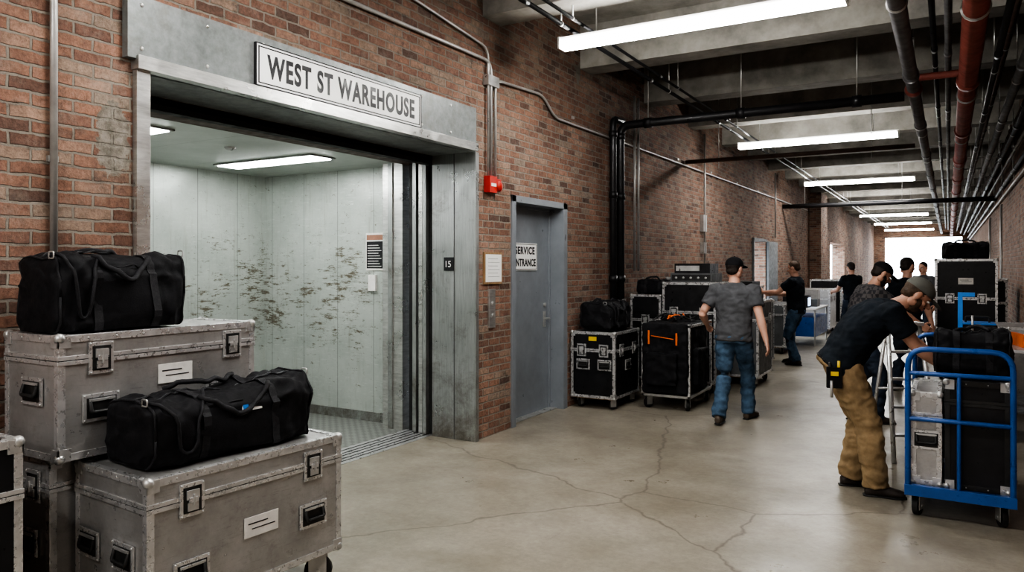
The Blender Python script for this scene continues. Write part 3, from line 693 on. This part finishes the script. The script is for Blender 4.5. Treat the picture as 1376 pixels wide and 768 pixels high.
# ------------------------------------------------------------------ people
def ik(a,c,l1,l2,pole):
    a=V(a);c=V(c);d=c-a;L=min(d.length,(l1+l2)*.998); dn=d.normalized(); c=a+dn*L
    x=(l1*l1-l2*l2+L*L)/(2*L); h=math.sqrt(max(0,l1*l1-x*x)); p=V(pole); p=(p-dn*p.dot(dn)).normalized()
    return a+dn*x+p*h,c
def person(name,loc,th,P,Nn,Hd,F,WL,WR,AL,AR,TL=(0,1,0),TR=(0,1,0),shirt='shirt_black',pants='denim',skin='skin',boot='boot_dark',hair='hair_dark',cap=None,beard=False,curve=.0,vox=.012,curl=.5,handdir=None,epole=(0,-1,-.3),S=1.0,sleeve=.62,twist=0,long_sleeve=False,extra=None,bulk=1.0,loose=1.0):
    P=V(P);Nn=V(Nn);Hd=V(Hd);F=V(F).normalized()
    dst=MB(); Rt=Matrix.Rotation(twist,3,'Z')@V((1,0,0)); Sp=(Nn-P).normalized(); Rt=(Rt-Sp*Rt.dot(Sp)).normalized(); Fw=Sp.cross(Rt).normalized()
    Ls=(Nn-P).length
    def at(t,off=0):
        return P+Sp*(Ls*t)-Fw*(curve*4*max(0,t)*(1-min(t,1)))+Fw*off
    U=Rt
    s=MB()
    tors=[(-.16,.180,.130,.0),(.0,.178,.134,0),(.2,.170,.130,.008),(.42,.176,.132,.010),(.62,.188,.134,.005),(.8,.196,.122,0),(.92,.16,.095,-.005),(1.0,.088,.074,0),(1.03,.066,.062,.005)]
    s.secs([(at(t,o),a*bulk,bb*(bulk if t<.95 else 1),U,Fw) for t,a,bb,o in tors],shirt,True,True,22)
    SH={}
    for sd,W in((-1,WL),(1,WR)):
        sh=at(.86)+Rt*(sd*.182*bulk); SH[sd]=sh
        el,wr=ik(sh,W,.29,.26,V(epole)+V((sd*.35,0,0))); SH[(sd,'e')]=el; SH[(sd,'w')]=wr
        k=.97 if long_sleeve else sleeve
        q=sh.lerp(el,k); s.limb([sh-Rt*(sd*.05)+Sp*.005,sh+Rt*(sd*.005),sh.lerp(el,.3),q],[.07,.075*bulk,.070*bulk,.068*bulk],shirt,False)
        s.ell(sh-Rt*(sd*.01),(.072*bulk,)*3,shirt)
        if long_sleeve: s.limb([sh.lerp(el,.9),el,el.lerp(wr,.9)],[.055,.052,.04],shirt,False)
    blob(dst,s,shirt,vox,3,.010,11)
    p=MB()
    p.secs([(at(t),a*bulk,bb*bulk,U,Fw) for t,a,bb in ((.10,.160,.112),(0,.17,.120),(-.1,.174,.126),(-.2,.155,.118))],pants,True,True,20)
    for sd,A,T in((-1,AL,TL),(1,AR,TR)):
        A=V(A); hip=P+Rt*(sd*.088)-V((0,0,.05)); kn,an=ik(hip,A,.43,.43,(sd*.08,1,0)); T=V(T).normalized()
        rr_=[.100,.097,.082,.075,.074,.070,.072]
        p.limb([hip+V((0,0,.03)),hip.lerp(kn,.35),hip.lerp(kn,.8),kn,kn.lerp(an,.35),kn.lerp(an,.8),an-V((0,0,.02))],[q*loose for q in rr_],pants,False)
        bt=MB(); up=V((0,0,1)); up=(up-T*up.dot(T)).normalized()
        bt.limb([an+V((0,0,.05)),an-up*.02],[.05,.048],boot,False)
        sidev=T.cross(up)
        bt.secs([(an+T*a-up*c,w,h,sidev,up) for a,c,w,h in ((-.075,.05,.022,.03),(-.06,.048,.036,.04),(0,.045,.042,.045),(.06,.045,.044,.043),(.12,.055,.050,.035),(.165,.06,.044,.03),(.19,.064,.024,.022))],boot,True,True,16)
        blob(dst,bt,boot,max(.009,vox*.8),2)
        dst.secs([(an+T*a-up*.082,w,.010,sidev,up) for a,w in((-.085,.02),(-.07,.036),(0,.038),(.06,.044),(.12,.052),(.17,.046),(.2,.02))],'rubber',True,False,14)
    blob(dst,p,pants,vox,3,.013,10)
    dst.secs([(at(t),.183*bulk,.135*bulk,U,Fw) for t in (-.155,-.14)],'boot_dark',True,True,22)
    a=MB()
    for sd in(-1,1):
        sh,el,wr=SH[sd],SH[(sd,'e')],SH[(sd,'w')]
        a.limb([sh,sh.lerp(el,.5),sh.lerp(el,.9),el,el.lerp(wr,.3),el.lerp(wr,.75),wr],[.05,.052,.044,.043,.046,.033,.028],skin)
    a.limb([at(.9),at(1.0),Nn.lerp(Hd,.45)-F*.0,Hd-F*.02],[.07,.064,.058,.056],skin)
    blob(dst,a,skin,vox*.8,2)
    for sd in(-1,1):
        wr=SH[(sd,'w')]; el=SH[(sd,'e')]
        d=(wr-el).normalized() if handdir is None else V(handdir).normalized()
        nrm=V((-sd,0,0)); nrm=(nrm-d*nrm.dot(d)); 
        if nrm.length<.2: nrm=V((0,0,-1)); nrm=nrm-d*nrm.dot(d)
        nrm.normalize(); s_=d.cross(nrm).normalized()
        thumb=s_ if s_.dot(V((0,1,.3)))>0 else -s_
        hm=MB()
        hm.secs([(wr-d*.01,.026,.02,thumb,nrm),(wr+d*.02,.032,.02,thumb,nrm),(wr+d*.055,.042,.019,thumb,nrm),(wr+d*.092,.041,.015,thumb,nrm)],skin,True,True,14)
        for off,ln in((.031,.070),(.010,.080),(-.011,.074),(-.031,.058)):
            o=wr+d*.085+thumb*off; pts=[o]; ang=0
            for k,fr in enumerate((.45,.3,.25)):
                ang+=curl*(.6 if k==0 else 1)*.8; pts.append(pts[-1]+(d*math.cos(ang)+nrm*math.sin(ang))*ln*fr)
            hm.limb(pts,[.0098,.0092,.0085,.0075],skin,True,10)
        o=wr+d*.025+thumb*.03
        q=o+(d*.6+thumb*.65+nrm*.3).normalized()*.045; q2=q+(d*.9+thumb*.15+nrm*.35).normalized()*.035
        hm.limb([o-thumb*.01,q,q2],[.014,.0115,.009],skin,True,10)
        blob(dst,hm,skin,.0045 if vox<.013 else .006,1)
    rr=F.cross(V((0,0,1)))
    hr=rr.normalized(); hu=hr.cross(F).normalized()
    HM=Matrix((hr,F,hu)).transposed()
    def hp(x,y,z): return Hd+HM@V((x,y,z))
    h=MB()
    h.ell(hp(0,-.012,.03),(.077,.096,.088),skin,HM,22,14); h.ell(hp(0,.022,-.035),(.060,.070,.080),skin,HM,20,12); h.ell(hp(0,.06,-.092),(.028,.024,.022),skin,HM)
    h.limb([hp(0,.088,.022),hp(0,.104,-.004),hp(0,.112,-.018)],[.009,.012,.0145],skin); h.ell(hp(-.012,.098,-.022),(.009,.012,.008),skin,HM); h.ell(hp(.012,.098,-.022),(.009,.012,.008),skin,HM)
    h.ell(hp(0,.072,.034),(.052,.02,.011),skin,HM); h.ell(hp(-.045,.05,-.02),(.02,.028,.02),skin,HM); h.ell(hp(.045,.05,-.02),(.02,.028,.02),skin,HM)
    for sd in(-1,1): h.ell(hp(sd*.080,-.012,-.002),(.012,.022,.034),skin,HM); h.ell(hp(sd*.058,-.01,-.055),(.02,.035,.035),skin,HM)
    blob(dst,h,skin,.0065,2)
    dst.ell(hp(0,.090,-.050),(.026,.008,.005),'lips',HM,12,6); dst.ell(hp(0,.089,-.058),(.022,.009,.006),'lips',HM,12,6)
    for sd in(-1,1):
        dst.ell(hp(sd*.031,.079,.012),(.014,.012,.0085),'eye_white',HM,12,8); dst.ell(hp(sd*.031,.0895,.012),(.0055,.003,.0055),'ink',HM,10,6)
        dst.ell(hp(sd*.032,.088,.031),(.018,.006,.004),hair,HM,10,6)
    g=MB(); g.ell(hp(0,-.024,.040),(.082,.095,.087),hair,HM,22,14); g.ell(hp(0,-.055,-.015),(.068,.055,.05),hair,HM)
    blob(dst,g,hair,.008,2,.003,40)
    if beard:
        g=MB(); g.ell(hp(0,.030,-.078),(.058,.062,.046),hair,HM); g.ell(hp(0,.088,-.038),(.028,.014,.007),hair,HM); 
        for sd in(-1,1): g.ell(hp(sd*.056,.02,-.045),(.014,.035,.045),hair,HM)
        blob(dst,g,hair,.0065,2,.003,60)
    if cap:
        vs=[];fs=[];n=28;rows=9
        for j in range(rows):
            q=math.radians(-8+j*98/(rows-1)); 
            for i in range(n):
                t=2*math.pi*i/n; vs.append(hp(.090*math.cos(q)*math.cos(t),-.014+.110*math.cos(q)*math.sin(t),.050+.086*math.sin(q)))
        for j in range(rows-1):
            for i in range(n):
                k=(i+1)%n; fs.append((j*n+i,j*n+k,(j+1)*n+k,(j+1)*n+i))
        fs.append(tuple((rows-1)*n+i for i in range(n)))
        dst.add(vs,fs,cap,True)
        Rb=HM@Matrix.Rotation(math.radians(-12),3,'X')
        dst.ell(hp(0,.118,.040),(.070,.072,.0065),cap,Rb,24,10); dst.ell(hp(0,-.014,.138),(.008,.008,.006),cap,HM,8,6)
    if extra: extra(dst,at,Rt,Fw,Sp,SH)
    if S!=1: dst.v=[(x*S,y*S,z*S) for x,y,z in dst.v]
    return dst.build(name,loc,math.radians(th))
person('man_walking',(-1.98,8.02,0),0,(0,.02,.95),(0,.05,1.475),(0,.075,1.63),(.35,1,-.08),(-.34,.20,1.02),(.36,-.08,.88),(-.10,-.20,.10),(.10,.26,.09),(-.1,1,-.05),(.25,1,.05),
  shirt='shirt_grey',pants='denim',skin='skin',cap='cap_black',boot='boot_brown',vox=.010,bulk=1.08)
def belt_tools(d,at,R,F,S,SH):
    c=at(-.16)+R*.185+F*-.03
    d.box(c+V((.02,0,-.06)),(.04,.10,.15),'cap_black'); d.box(c+V((.045,0,-.03)),(.02,.05,.03),'yellow'); d.cyl(c+V((.03,.03,-.02)),c+V((.03,.03,.06)),.010,'yellow'); d.cyl(c+V((.03,-.03,-.02)),c+V((.03,-.03,.05)),.010,'ink'); d.cyl(c+V((.045,-.02,-.2)),c+V((.045,-.02,-.08)),.010,'zinc')
person('man_bending_over_cart',(-.53,6.05,0),-75,(0,-.16,.965),(0,.21,1.37),(0,.345,1.445),(0,.75,-.66),(-.14,.53,.96),(.14,.50,.94),(-.12,-.08,.09),(.12,.05,.09),(-.15,1,0),(.1,1,0),
  shirt='shirt_black',pants='khaki',skin='skin_tan',cap='cap_grey',beard=True,curve=.065,vox=.010,epole=(0,-.6,-.8),hair='hair_brown',extra=belt_tools,curl=.6,bulk=1.16,loose=1.18)
person('man_in_plaid_shirt',(-.78,8.75,0),-62,(0,-.06,.955),(0,.1,1.45),(0,.19,1.575),(.0,.8,-.55),(-.2,.48,1.05),(.2,.5,1.05),(-.12,-.05,.09),(.12,.08,.09),
  shirt='plaid',pants='denim_dark',skin='skin_tan',cap='cap_black',beard=True,curve=.03,hair='hair_dark',vox=.012,bulk=1.08)
person('man_at_console',(-2.22,13.3,0),80,(0,0,.955),(0,.02,1.475),(0,.05,1.63),(0,1,-.3),(-.15,.50,1.22),(.17,.46,1.18),(-.13,-.05,.09),(.14,.10,.09),
  shirt='shirt_black',pants='denim',hair='hair_brown',vox=.013,bulk=1.05)
person('crew_member',(-1.80,17.6,0),40,(0,0,.955),(0,.02,1.475),(0,.05,1.63),(0,1,-.3),(-.2,.40,1.1),(.2,.40,1.1),(-.13,-.05,.09),(.14,.10,.09),shirt='shirt_black',pants='denim_dark',vox=.016)
person('crew_member',(-.48,11.2,0),-20,(0,0,.965),(0,.02,1.50),(0,.04,1.66),(.3,1,-.2),(-.28,.1,.9),(.28,.1,.9),(-.13,-.02,.09),(.14,.07,.09),shirt='shirt_black',pants='denim_dark',vox=.016)
person('crew_member',(-.42,17.2,0),150,(0,0,.955),(0,.02,1.475),(0,.05,1.63),(0,1,-.2),(-.28,.1,.9),(.28,.1,.9),(-.13,-.05,.09),(.14,.10,.09),shirt='shirt_grey',pants='denim_dark',vox=.016)
# ------------------------------------------------------------------ world, camera
w=bpy.data.worlds.new('World'); sc.world=w; w.use_nodes=True
bg=w.node_tree.nodes['Background']; bg.inputs[0].default_value=(.85,.93,1,1); bg.inputs[1].default_value=8.0
cd=bpy.data.cameras.new('Camera'); cam=bpy.data.objects.new('Camera',cd); sc.collection.objects.link(cam)
cam.location=(0,0,1.66); cam.rotation_euler=(math.radians(90),0,math.radians(30.5))
cd.sensor_width=36; cd.lens=995/1376*36; cd.shift_y=-26/1376; cd.clip_start=.05; cd.clip_end=400
sc.camera=cam
sc.view_settings.view_transform='AgX'; sc.view_settings.look='AgX - High Contrast'; sc.view_settings.exposure=0.3
